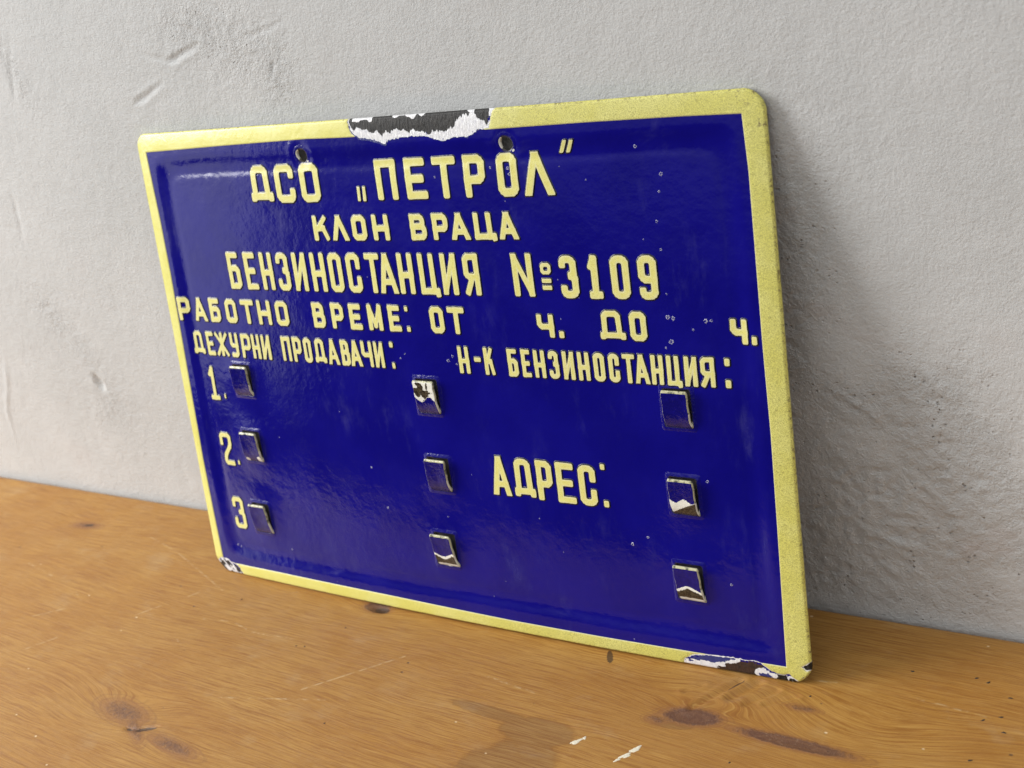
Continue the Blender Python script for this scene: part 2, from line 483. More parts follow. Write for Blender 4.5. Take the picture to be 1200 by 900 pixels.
o = joined('paint_fleck', [chipped_blob(427, -151, 1.9, 4.0, -.5, table_h(425, -157), .12, 5), chipped_blob(424, -157.5, 1.5, 4.4, -.7, table_h(425, -157), .12, 8), chipped_blob(421.5, -162, .9, 2.4, -.7, table_h(425, -157), .1, 9)], M_fleck, table)
spk = []
for i, (x, y) in enumerate([(548, -45), (583, -41), (590, -43), (605, -52), (605, -68), (597, -73), (610, -79), (601, -104), (502, -81), (-38, -20), (141, -133), (221, -192), (148, -132), (53, -100), (483, -144), (164, -106), (-36, -23)]):
    spk.append(chipped_blob(x, y, 1.4 if i < 8 else .8, .62, .4 * (i % 3), table_h(x, y) - .05, .22, 40 + i, 10))
joined('specks', spk, M_speck, table, 'stuff')

# ================================================================== THE ENAMEL SIGN
SW, SH = 500.0, 335.3
LEAN = 0.21310001
root = bpy.data.objects.new('enamel_sign', None)
col.objects.link(root)
root.empty_display_size = .05
dist = SH * math.sin(LEAN) + 2
root.location = (0.0, -dist / 1000 - .0004, 0.0004)
root.rotation_euler = (math.pi / 2 - LEAN, 0, 0)
root['label'] = 'blue enamelled steel sign with yellow Cyrillic lettering and border, leaning on the wall'
root['category'] = 'sign'

TABS = [(62.5 + 9, 157), (60 + 9, 107), (55.5 + 9, 50.5), (239 + 9, 157), (239 + 9, 104), (235 + 9, 51), (422 + 9.5, 160.5), (421 + 9, 107.5), (419 + 9, 53.5)]
TABS = [(x, y) for x, y in TABS]
HOLES = [(168.2, 314.2), (335.0, 314.4)]

def bow(x):
    u = np.clip(x / SW, -.02, 1.02)
    return 5.646 * (1 - (2 * u - 1) ** 2)

def plate_z(x, y):
    x = np.asarray(x, float); y = np.asarray(y, float)
    # the panel is pressed slightly back inside the flat border: a low step all round
    wv = 1.6 * (vn(x / 60, y / 60, 2) - .5)
    ex = np.minimum(x - 12, 487 - x); ey = np.minimum(y - 10, 322 - y)
    k = 5.0
    e = -np.log(np.exp(-np.clip(ex, -60, 60) / k) + np.exp(-np.clip(ey, -60, 60) / k)) * k + wv
    z = -1.45 * sst(2.5, 13.5, e)
    z = z - .20 * np.exp(-((e - 16.0) / 2.6) ** 2) * (.5 + .8 * vn(x / 90, y / 90, 5))
    inner = sst(8, 30, e)
    z = z + inner * (1.5 * fbm(x / 150, y / 130, 1, 2) + .36 * fbm(x / 42, y / 36, 3, 2) + .055 * fbm(x / 12, y / 11, 4, 2))
    z = z + (1 - inner) * .15 * fbm(x / 40, y / 40, 6, 2)
    for tx, ty in TABS:
        d2 = ((x - tx) / 19) ** 2 + ((y - ty) / 22) ** 2
        z = z + .75 * np.exp(-d2 ** 1.6)
    for hx, hy in HOLES:
        r = np.hypot(x - hx, y - hy)
        z = z - .9 * np.exp(-(r / 7.5) ** 2) + .25 * np.exp(-((r - 10) / 3) ** 2)
    return z + bow(x)

# ---- enamel shader: pigment over a white ground coat over dark steel; 'chip' 0 = whole, 1 = ground coat, 2 = bare steel
def mat_enamel(name, kind):
    n = NT(name); p = n.pos()
    mm = n.scale(p, 1000, 1000, 1000)
    sx, sy, sz = n.sep(mm)
    if kind == 'blue':
        c = n.mix(n.ss(n.noise(mm, .02, 3), .35, .65), (.0035, .0022, .180), (.0050, .0035, .208))
        # scattered pin-head blisters and dust
        v = n.voro(n.scale(mm, .085, .085, 0), 1); rr = n.sep(v['Color'])
        dot = n.m_('MULTIPLY', n.ss(v['Distance'], .02, .05, 1, 0), n.ss(rr[1], .84, .86))
        c = n.mix(n.m_('MULTIPLY', dot, .55), c, (.42, .42, .62))
        # fine wiped film of dust
        film = n.m_('MULTIPLY', n.ss(n.noise(n.scale(mm, .05, .02, 1), 1, 5, .7), .5, .78), n.ss(n.noise(mm, .011, 2), .44, .62))
        c = n.mix(n.m_('MULTIPLY', film, .05), c, (.34, .34, .48))
        ro = n.ss(n.noise(mm, .03, 4, .6), .35, .75, .10, .19)
        ro = n.m_('ADD', ro, n.m_('MULTIPLY', film, .2))
        h = n.m_('ADD', n.noise(mm, .16, 2), n.m_('MULTIPLY', n.noise(mm, .9, 3), .10))
        nb = n.bump(h, .5, .00035)
        nb = n.bump(dot, .6, .0006, nb)
        return n.fin(c, ro, nb, spec=.38)
    if kind == 'yellow':
        side = n.ss(sx, 120, 380, .12, 1)
        base = n.mix(n.ss(n.noise(mm, .05, 3), .35, .68), (.78, .735, .175), (.83, .795, .25))
        sp = n.noise(mm, 2.0, 4, .8)
        c = n.mix(n.m_('MULTIPLY', n.ss(sp, .45, .57), n.m_('MULTIPLY', side, .9)), base, (.43, .405, .095))
        sp2 = n.noise(mm, .5, 2, .6)
        c = n.mix(n.m_('MULTIPLY', n.ss(sp2, .62, .7), n.m_('MULTIPLY', side, .35)), c, (.25, .21, .05))
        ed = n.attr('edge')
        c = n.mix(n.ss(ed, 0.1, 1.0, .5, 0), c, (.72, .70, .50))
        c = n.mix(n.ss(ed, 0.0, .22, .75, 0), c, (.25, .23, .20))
        cd = n.m_('SQRT', n.m_('ADD', n.m_('POWER', n.m_('SUBTRACT', sx, 487.5), 2.0), n.m_('POWER', n.m_('SUBTRACT', sy, 331.5), 2.0)))
        cd2 = n.m_('SQRT', n.m_('ADD', n.m_('POWER', n.m_('SUBTRACT', sx, 498.0), 2.0), n.m_('POWER', n.m_('SUBTRACT', sy, 318.0), 2.0)))
        brn = n.m_('MAXIMUM', n.ss(n.attr('rim'), .35, 1), n.m_('MAXIMUM', n.ss(cd, 8, 3), n.ss(cd2, 6, 2)))
        brn = n.m_('MULTIPLY', brn, n.ss(n.noise(mm, .4, 5, .75), .52, .62))
        c = n.mix(n.m_('MULTIPLY', brn, .8), c, (.12, .075, .04))
        h = n.m_('ADD', n.m_('MULTIPLY', sp, side), n.m_('MULTIPLY', n.noise(mm, .25, 2), .8))
        nb = n.bump(h, .5, .0004)
        ro = n.ss(sx, 60, 330, .24, .46)
        return n.fin(c, ro, nb, spec=.5)
    if kind == 'letter':
        ed = n.attr('edge')   # mm inside the yellow outline; negative on the near-black rim round it
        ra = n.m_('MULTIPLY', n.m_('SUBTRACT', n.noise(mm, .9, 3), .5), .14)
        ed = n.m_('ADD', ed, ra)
        base = n.mix(n.ss(n.noise(mm, .3, 3), .35, .7), (.81, .755, .235), (.84, .80, .30))
        sp = n.noise(mm, 1.5, 3, .7)
        side = n.ss(sx, 150, 380, .1, .55)
        base = n.mix(n.m_('MULTIPLY', n.ss(sp, .52, .68), side), base, (.42, .36, .08))
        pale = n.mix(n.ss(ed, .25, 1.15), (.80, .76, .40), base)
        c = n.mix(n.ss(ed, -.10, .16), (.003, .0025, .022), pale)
        nb = n.bump(n.m_('ADD', sp, n.noise(mm, .3, 2)), .35, .0003)
        return n.fin(c, .2, nb, spec=.5)
    ch = n.attr('chip')
    if kind == 'chip':
        g = n.m_('MULTIPLY', n.m_('SUBTRACT', n.noise(n.scale(mm, 1.0, .35, 1), .8, 4, .7), .5), 1.0)
        ch = n.m_('ADD', ch, g)
        steel = n.mix(n.ss(n.noise(n.scale(mm, 1.6, .35, 1), .7, 4, .7), .42, .66), (.005, .005, .005), (.035, .032, .028))
        steel = n.mix(n.m_('MULTIPLY', n.ss(n.attr('rust'), 0, 1), n.ss(n.noise(mm, .5, 3), .3, .6, .35, 1)), steel, (.055, .026, .016))
        white = n.mix(n.ss(n.noise(mm, .5, 3), .4, .7), (.88, .88, .89), (.74, .74, .78))
        blue = (.035, .045, .20)
        c = n.mix(n.ss(ch, .28, .42), blue, white)
        c = n.mix(n.ss(ch, 1.38, 1.52), c, steel)
        h = n.m_('ADD', n.m_('MULTIPLY', n.ss(ch, 1.3, 1.6), -1.5), n.noise(n.scale(mm, 1.2, .4, 1), .8, 4, .7))
        nb = n.bump(h, .8, .0006)
        ro = n.ss(ch, 1.3, 1.6, .2, .5)
        return n.fin(c, ro, nb, spec=.4)
    if kind == 'tab':
        side = n.attr('side')
        c = n.mix(n.ss(n.noise(mm, .3, 3), .35, .7), (.004, .0028, .13), (.006, .004, .17))
        burnt = n.mix(n.ss(n.noise(mm, .35, 3), .46, .68), (.58, .56, .34), (.10, .10, .06))
        burnt = n.mix(n.ss(n.attr('low'), .5, 1), burnt, (.82, .80, .60))
        c = n.mix(n.ss(n.m_('ADD', side, n.m_('MULTIPLY', n.m_('SUBTRACT', n.noise(mm, .6, 3), .5), .5)), .42, .62), c, burnt)
        g = n.m_('MULTIPLY', n.m_('SUBTRACT', n.noise(mm, .42, 5, .75), .5), 1.9)
        cc = n.m_('ADD', ch, g)
        c = n.mix(n.ss(cc, .55, .65), c, (.86, .85, .76))
        metal = n.mix(n.ss(n.noise(mm, .9, 3), .4, .7), (.03, .022, .015), (.11, .085, .05))
        c = n.mix(n.ss(cc, 1.4, 1.5), c, metal)
        nb = n.bump(n.m_('ADD', n.noise(mm, .5, 3), n.m_('MULTIPLY', n.ss(cc, .5, .7), -1.2)), .45, .0005)
        return n.fin(c, .08, nb, spec=.5)
    if kind == 'socket':
        r = n.attr('ring')
        g = n.m_('MULTIPLY', n.m_('SUBTRACT', n.noise(mm, .45, 4, .65), .5), .55)
        rr = n.m_('ADD', r, g)
        c = n.mix(n.ss(rr, .25, .75), (.028, .026, .06), (.0045, .003, .18))
        c = n.mix(n.ss(rr, .0, .16, .9, 0), c, (.20, .19, .11))
        wt = n.attr('chip')
        c = n.mix(n.ss(n.m_('ADD', wt, g), .42, .52), c, (.80, .79, .70))
        nb = n.bump(n.noise(mm, .4, 3), .6, .0006)
        return n.fin(c, .15, nb, spec=.4)
    if kind == 'steel':
        c = n.mix(n.ss(n.noise(mm, .1, 4), .35, .7), (.02, .02, .025), (.05, .045, .045))
        return n.fin(c, .35)

M_blue = mat_enamel('cobalt_blue_enamel', 'blue')
M_yel = mat_enamel('yellow_enamel', 'yellow')
M_let = mat_enamel('raised_yellow_enamel', 'letter')
M_chip = mat_enamel('chipped_enamel', 'chip')
M_tab = mat_enamel('tab_enamel', 'tab')
M_sock = mat_enamel('burnt_enamel_edge', 'socket')
M_steel = mat_enamel('dark_steel_back', 'steel')

# ---- blue plate, one sheet with the punched openings cut out
px_ = np.arange(5.0, 495.01, 1.0); py_ = np.arange(4.0, 331.01, 1.0)
X, Y = np.meshgrid(px_, py_)
Zp = plate_z(X, Y)
cxm = (X[:-1, :-1] + X[1:, 1:]) / 2; cym = (Y[:-1, :-1] + Y[1:, 1:]) / 2
keep = np.ones_like(cxm, bool)
for tx, ty in TABS: keep &= ~((abs(cxm - tx + .5) < 9.3) & (abs(cym - ty) < 11.9))
for hx, hy in HOLES: keep &= ~(np.hypot(cxm - hx, cym - hy) < 5.4)

# ---- the yellow border: ring from the inner rectangle out over the rolled rim
def inner_left(y): return np.interp(y, [9, 47, 92, 193, 234, 272, 322], [9.5, 8.6, 8.0, 10.6, 11.6, 11.4, 10.0])
def inner_right(y): return np.interp(y, [9, 94, 149, 202, 234, 293, 322], [484.8, 486.6, 487.5, 487.2, 487.4, 487.8, 486.6])
def inner_top(x): return np.interp(x, [10, 93, 176, 207, 316, 393, 452, 486], [322.0, 323.6, 324.6, 324.0, 323.2, 323.5, 323.2, 322.5])
def inner_bot(x): return np.interp(x, [10, 75, 187, 291, 357, 418, 486], [8.4, 9.0, 9.1, 8.1, 8.3, 8.9, 9.6])
def ring_path(step):
    I = []; O = []; N = []
    R = {'bl': 13.5, 'br': 12.5, 'tr': 12.0, 'tl': 9.5}
    def straight(ax, lo, hi, fI, fO, nrm):
        k = int(abs(hi - lo) / step)
        for t in np.linspace(0, 1, k, endpoint=False):
            v = lo + (hi - lo) * t
            I.append(fI(v)); O.append(fO(v)); N.append(nrm)
    def corner(c, a0, Ic, r):
        k = int(r * 1.57 / step)
        for t in np.linspace(0, 1, k, endpoint=False):
            a = a0 + t * math.pi / 2
            # slightly flattened corner, as if cut and filed
            rr = r * (1 - .035 * math.sin(2 * (a - a0)) ** 2)
            I.append(Ic); O.append((c[0] + rr * math.cos(a), c[1] + rr * math.sin(a))); N.append((math.cos(a), math.sin(a)))
    r = R['bl']; bl = (inner_left(9), inner_bot(10)); br = (inner_right(9), inner_bot(485)); tr = (inner_right(322), inner_top(486)); tl = (inner_left(322), inner_top(10))
    def mapr(v, a, b, c, d): return c + (v - a) / (b - a) * (d - c)
    straight('x', R['bl'], SW - R['br'], lambda v: (mapr(v, R['bl'], SW - R['br'], bl[0], br[0]), float(inner_bot(mapr(v, R['bl'], SW - R['br'], bl[0], br[0])))), lambda v: (v, 0.0), (0, -1))
    corner((SW - R['br'], R['br']), -math.pi / 2, br, R['br'])
    straight('y', R['br'], SH - R['tr'], lambda v: (float(inner_right(mapr(v, R['br'], SH - R['tr'], br[1], tr[1]))), mapr(v, R['br'], SH - R['tr'], br[1], tr[1])), lambda v: (SW, v), (1, 0))
    corner((SW - R['tr'], SH - R['tr']), 0, tr, R['tr'])
    straight('x', SW - R['tr'], R['tl'], lambda v: (mapr(v, SW - R['tr'], R['tl'], tr[0], tl[0]), float(inner_top(mapr(v, SW - R['tr'], R['tl'], tr[0], tl[0])))), lambda v: (v, SH), (0, 1))
    corner((R['tl'], SH - R['tl']), math.pi / 2, tl, R['tl'])
    straight('y', SH - R['tl'], R['bl'], lambda v: (float(inner_left(mapr(v, SH - R['tl'], R['bl'], tl[1], bl[1]))), mapr(v, SH - R['tl'], R['bl'], tl[1], bl[1])), lambda v: (0.0, v), (-1, 0))
    corner((R['bl'], R['bl']), math.pi, bl, R['bl'])
    return np.array(I), np.array(O), np.array(N)

def rim_drop(e):
    """height lost towards the outer edge, e = mm in from the edge"""
    e = np.asarray(e, float)
    z = -.5 * np.clip(1 - e / 9, 0, 1) ** 2
    R = 1.5
    q = np.clip(R - e, 0, R)
    return z - (R - np.sqrt(np.maximum(R * R - q * q, 0))) * .85

def ring_grid(I, O, N, svals, closed, lift):
    """svals: list of ('w', fraction across) or ('b', mm below the outer edge)"""
    n = len(I); rows = []; rim = []; xy = []
    W = np.linalg.norm(O - I, axis=1)
    for kind, s in svals:
        if kind == 'w':
            P = I + (O - I) * s
            e = W * (1 - s)
            z = plate_z(P[:, 0], P[:, 1]) + rim_drop(e) + lift
            rows.append(np.stack([P[:, 0], P[:, 1], z], 1)); rim.append(np.clip(1 - e / 3.0, 0, 1))
        else:
            P = O - N * s * .25
            z = plate_z(O[:, 0], O[:, 1]) + rim_drop(0) - s + lift
            rows.append(np.stack([P[:, 0], P[:, 1], z], 1)); rim.append(np.ones(n))
        xy.append(rows[-1][:, :2])
    V = np.concatenate(rows); m = len(rows)
    F = []
    j = np.arange(n if closed else n - 1); j2 = (j + 1) % n
    for k in range(m - 1):
        F.append(np.stack([k * n + j, (k + 1) * n + j, (k + 1) * n + j2, k * n + j2], 1))
    return V, np.concatenate(F), np.concatenate(rim), m

I, O, N = ring_path(.8)
sv = [('w', 0.0), ('w', .02), ('w', .05)] + [('w', t) for t in np.linspace(.1, .84, 14)] + [('w', t) for t in (.87, .9, .92, .94, .96, .975, .99, 1.0)] + [('b', t) for t in (.35, .8, 1.0)]
V, F, rim, m = ring_grid(I, O, N, sv, True, .38)
nI = len(I)
# the very inner edge of the thick yellow coat rounds down onto the blue
V[:nI, 2] -= .46; V[nI:2 * nI, 2] -= .16

CH_TOP = np.array([(214.5, 336), (214.9, 330), (217, 326), (221.3, 322.9), (230, 321.5), (236, 320.0), (241.9, 318.0), (243.6, 317.2), (245.9, 320.9), (252, 321.3), (256.6, 321.9), (265, 322.3), (277, 321.9), (283, 319.6), (289.7, 318.2), (297, 319.9), (303, 320.3), (308, 319.6), (312.8, 321.0), (316.5, 323.6), (325.2, 324.1), (326.2, 328), (328.5, 333), (331.5, 337)])
CH_BR = np.array([(417.5, -3), (418.5, 3.0), (421, 5.0), (426.1, 7.6), (434.8, 8.6), (451.7, 9.6), (458.2, 9.4), (465, 9.8), (469.5, 9.0), (471.5, 7.5), (474.6, 5.6), (477, 4.4), (482, 3.9), (486, 4.9), (488.5, 3.2), (490.8, 1.9), (491.5, -3)])
CH_BL = np.array([(-3, 9), (2.5, 8.5), (7, 11.0), (12.0, 10.9), (15.5, 10.6), (18.5, 8.2), (21.5, 8.6), (25.5, 6.8), (28.0, 4.3), (29.6, 1.6), (30, -3)])
CH_R = np.array([(494.2, 10.8), (496.5, 12.4), (500, 14.6), (504, 15.5), (504, 8.0), (499, 9.4), (496.6, 8.8)])
def poly_close(base, kind):
    if kind == 'top': return np.concatenate([base, [(332, 345), (213, 345)]])
    if kind == 'br': return np.concatenate([base, [(492, -8), (417, -8)]])
    if kind == 'bl': return np.concatenate([base, [(30, -8), (-8, -8), (-8, 9)]])
    return base
def sd_poly(x, y, P):
    """signed distance, negative inside"""
    d = np.full(x.shape, 1e9); s = np.zeros(x.shape, bool)
    for a, b in zip(P, np.roll(P, -1, 0)):
        dd, t = segd(x, y, a, b); d = np.minimum(d, dd)
        c = ((a[1] > y) != (b[1] > y)) & (x < (b[0] - a[0]) * (y - a[1]) / (b[1] - a[1] + 1e-12) + a[0])
        s ^= c
    return np.where(s, -d, d)
POLYS = [poly_close(CH_TOP, 'top'), poly_close(CH_BR, 'br'), poly_close(CH_BL, 'bl'), CH_R]
def chipfield(x, y):
    f = np.full(x.shape, 1e3)
    for P in POLYS:
        bx = (x > P[:, 0].min() - 6) & (x < P[:, 0].max() + 6) & (y > P[:, 1].min() - 6) & (y < P[:, 1].max() + 6)
        if bx.any(): f[bx] = np.minimum(f[bx], sd_poly(x[bx], y[bx], P))
    f = f + .8 * (vn(x / 1.6, y / 1.6, 3) - .5) * (f < 5)
    return f
PX, PY = np.meshgrid(px_, py_)
keep &= ~(chipfield(((PX[:-1, :-1] + PX[1:, 1:]) / 2).ravel(), ((PY[:-1, :-1] + PY[1:, 1:]) / 2).ravel()).reshape(keep.shape) < -1.3)
Vp = np.stack([PX.ravel(), PY.ravel(), Zp.ravel()], 1)
Vp, Fp, _ = compact(Vp, gridF(len(px_), len(py_), keep), {})
mesh('plate', Vp, Fp, M_blue, root)
T = quads2tris(F)
cf = chipfield(V[:, 0], V[:, 1])
Wn = np.linalg.norm(O - I, axis=1)
edge = np.concatenate([(Wn * s if k == 'w' else np.full(nI, 9.)) for k, s in sv])
edge = np.minimum(edge, np.maximum(cf, 0) + .0)
V[:, 2] -= .34 * (1 - sst(0, 1.0, cf))
V2, T2, a2 = clip(V, T, -cf, {'edge': edge, 'rim': rim})
border = mesh('border', V2, T2, M_yel, root, attrs=a2)
border['label'] = 'raised yellow enamel border band with a sandy right side and chipped edges'

# ---- chips: bare steel and white ground coat showing
def chip_piece(name, t0, t1, P, field, label):
    Ic, Oc, Nc = ring_path(.38)
    if t0 < t1: sl = slice(t0 * 1.0 if False else int(t0 * len(Ic)), int(t1 * len(Ic)))
    idx = np.arange(int(t0 * len(Ic)), int(t1 * len(Ic))) % len(Ic)
    I_, O_, N_ = Ic[idx], Oc[idx], Nc[idx]
    sv_ = [('w', t) for t in np.linspace(-.55, .86, 46)] + [('w', t) for t in (.88, .9, .92, .94, .96, .975, .99, 1.0)] + [('b', t) for t in (.35, .8, 1.0)]
    V_, F_, rim_, m_ = ring_grid(I_, O_, N_, sv_, False, .06)
    x, y = V_[:, 0], V_[:, 1]
    f = sd_poly(x, y, P) + .8 * (vn(x / 1.6, y / 1.6, 3) - .5)
    chip, rust = field(x, y, -f)
    V_[:, 2] += .16 * (vn(x / 1.1, y / 4.0, 5) - .5) * sst(0, .8, -f) - .10 * sst(1.3, 1.6, chip)
    T_ = quads2tris(F_)
    V3, T3, a3 = clip(V_, T_, f - .25, {'chip': chip, 'rust': rust})
    o = mesh(name, V3, T3, M_chip, root, attrs=a3)
    o['label'] = label
    return o
def f_top(x, y, d):
    low = np.interp(x, CH_TOP[:-1, 0], CH_TOP[:-1, 1])
    h = y - low
    wid = np.interp(x, [214, 225, 240, 246, 262, 280, 292, 300, 306, 314, 320, 330], [1.5, 5.5, 6.0, 3.5, 1.8, 2.6, 5.0, 6.5, 10.5, 10.0, 3.0, .6])
    st = 4.2 * (vn(x / 3.2, y / 14, 2) - .5) + 1.8 * (vn(x / .9, y / 7, 4) - .5) + 2 * (vn(x / 6, y / 5, 6) - .5)
    c = 1 + np.clip((h - wid + st) / 3.0, -1, 1) * .95
    # a thread of white along the very top, and slim blue skirt at the lower left
    c = np.where((y > 332.2 + 3.2 * vn(x / 3.5, y * 0 + 7, 1)) & (vn(x / 9, y / 9, 1) > .56), 1.0, c)
    c = np.where(d < .9 * (x < 245) + .12, np.minimum(c, .15 + d * .7), np.maximum(c, .75))
    return c, np.zeros_like(x)
def f_br(x, y, d):
    x = x + 2.2 * (vn(x / 1.7, y / 1.7, 4) - .5); y = y + 1.8 * (vn(x / 2.1, y / 1.6, 6) - .5)
    line = np.interp(x, [417, 424, 434, 444, 452, 457, 471, 476, 484, 492], [2.2, 3.4, 4.4, 5.2, 6.8, 8.8, 8.0, 3.0, 3.2, 2.2])
    c = np.where(x < 446, np.where(y > line, .05 + .0 * x, 1.0), 2.0)
    c = np.where((x >= 446) & (x < 456) & (y > line - .8), np.where(y > line + 1.4, .1, 1.0), c)
    c = np.where((x > 440) & (x < 458) & (y < line - 3.2), 2.0, c)
    lens = np.hypot((x - 471.5) / 6.5, (y - 2.2) / 3.6)
    c = np.where((lens < 1.1) , 1.0, c)
    lens2 = np.hypot((x - 471.3) / 4.2, (y - 1.3) / 1.6)
    c = np.where(lens2 < 1.0, .0, c)
    c = np.where(d < .35, 1.0, c)
    c = np.where((x > 484) & (x < 488.5) & (vn(x / 1.2, y / 2.5, 4) > .5), 1.0, c)
    return c, ((x > 440) & (x < 470)).astype(float)
def f_bl(x, y, d):
    s = vn((x + y) / 2.0, (x - y) / 5.0, 3)
    c = np.where(s > .52, 1.05, 1.95)
    c = np.where(d < .5, .95, c)
    return c, np.full(x.shape, .35)
def f_r(x, y, d): return np.where(d < .4, 1.1, 1.95), np.zeros_like(x)
# path fractions of each chip, found from the outer points
def frac_range(x0, x1, y0, y1):
    Oo = ring_path(.38)[1]
    k = np.where((Oo[:, 0] >= x0) & (Oo[:, 0] <= x1) & (Oo[:, 1] >= y0) & (Oo[:, 1] <= y1))[0]
    return k, len(Oo)
k, L_ = frac_range(208, 338, 330, 340)
chip_piece('enamel_chip', k.min() / L_, (k.max() + 1) / L_, POLYS[0], f_top, 'long chip on the top edge baring black steel and white ground coat')
k, L_ = frac_range(412, 499.5, -1, 8)
chip_piece('enamel_chip', k.min() / L_, (k.max() + 1) / L_, POLYS[1], f_br, 'brown and white chip on the bottom edge near the right corner')
k, L_ = frac_range(493, 501, 1, 22)
chip_piece('enamel_chip', k.min() / L_, (k.max() + 1) / L_, POLYS[3], f_r, 'small dark chip on the lower right corner')
k, L_ = frac_range(-1, 34, -1, 16)
a_ = k[k > L_ // 2].min(); b_ = k[k < L_ // 2].max() + L_
chip_piece('enamel_chip', a_ / L_, (b_ + 1) / L_, POLYS[2], f_bl, 'white and black chip on the lower left corner')

# ---- steel back of the sign: added sheet, kept solid to darken the tab gaps
bx = np.linspace(1.5, SW - 1.5, 160); by = np.linspace(1.5, SH - 1.5, 110)
X, Y = np.meshgrid(bx, by)
cxm = (X[:-1, :-1] + X[1:, 1:]) / 2; cym = (Y[:-1, :-1] + Y[1:, 1:]) / 2
ok = ~((np.minimum(cxm, SW - cxm) < 10) & (np.minimum(cym, SH - cym) < 10))
for hx, hy in HOLES: ok &= ~(np.hypot(cxm - hx, cym - hy) < 7)
V = np.stack([X.ravel(), Y.ravel(), (bow(X) - 2.3).ravel()], 1)
V, F, _ = compact(V, gridF(160, 110, ok), {})
mesh('back_sheet', V, F, M_steel, root)

# ---- mounting holes
for hi, (hx, hy) in enumerate(HOLES):
    nt = 72; th = np.linspace(0, 2 * np.pi, nt, endpoint=False)
    rows = []; ringv = []; chipv = []
    prof = [(4.9, -2.0, 0), (4.6, -1.4, 0), (4.5, -.7, .02), (4.65, -.2, .08), (5.0, .1, .25), (5.5, .22, .45), (6.2, .17, .8), (7.0, .06, 1.2), (7.6, -.12, 1.4)]
    for r, dz, rg in prof:
        rj = r * (.88 + .12 * min(max((r - 4.5) / 2.5, 0), 1)) + .18 * np.sin(3 * th + hi) * (r < 6)
        x = hx + rj * np.cos(th); y = hy + rj * np.sin(th)
        zz = plate_z(x, y)
        rows.append(np.stack([x, y, zz + dz], 1)); ringv.append(np.full(nt, rg))
        # broken pale enamel on the left lip and at the lower right
        a = np.exp(-((np.angle(np.exp(1j * (th - 2.95)))) / 1.0) ** 2) * math.exp(-((r - 4.9) / .7) ** 2) * .95 + np.exp(-((np.angle(np.exp(1j * (th + .75)))) / .28) ** 2) * math.exp(-((r - 6.2) / 1.0) ** 2) * .7
        chipv.append(a)
    V = np.concatenate(rows); j = np.arange(nt); j2 = (j + 1) % nt
    F = np.concatenate([np.stack([k * nt + j, (k + 1) * nt + j, (k + 1) * nt + j2, k * nt + j2], 1) for k in range(len(prof) - 1)])
    mesh('mounting_hole', V, F, M_sock, root, attrs={'ring': np.concatenate(ringv), 'chip': np.concatenate(chipv)})

# ---- punched and folded-out tabs that once held name strips
def round_rect_path(hw, hh, r, n_arc=5, n_s=10):
    pts = []
    for (cx, cy, a0) in ((hw - r, hh - r, 0), (-hw + r, hh - r, 90), (-hw + r, -hh + r, 180), (hw - r, -hh + r, 270)):
        arc = [(cx + r * math.cos(rad(a0 + t * 90 / n_arc)), cy + r * math.sin(rad(a0 + t * 90 / n_arc))) for t in range(n_arc + 1)]
        pts += arc
    P = np.array(pts); out = []
    for a, b in zip(P, np.roll(P, -1, 0)):
        L = np.hypot(*(b - a)); k = n_s if L > 5 else 1
        for t in range(k): out.append(a + (b - a) * t / k)
    return np.array(out)

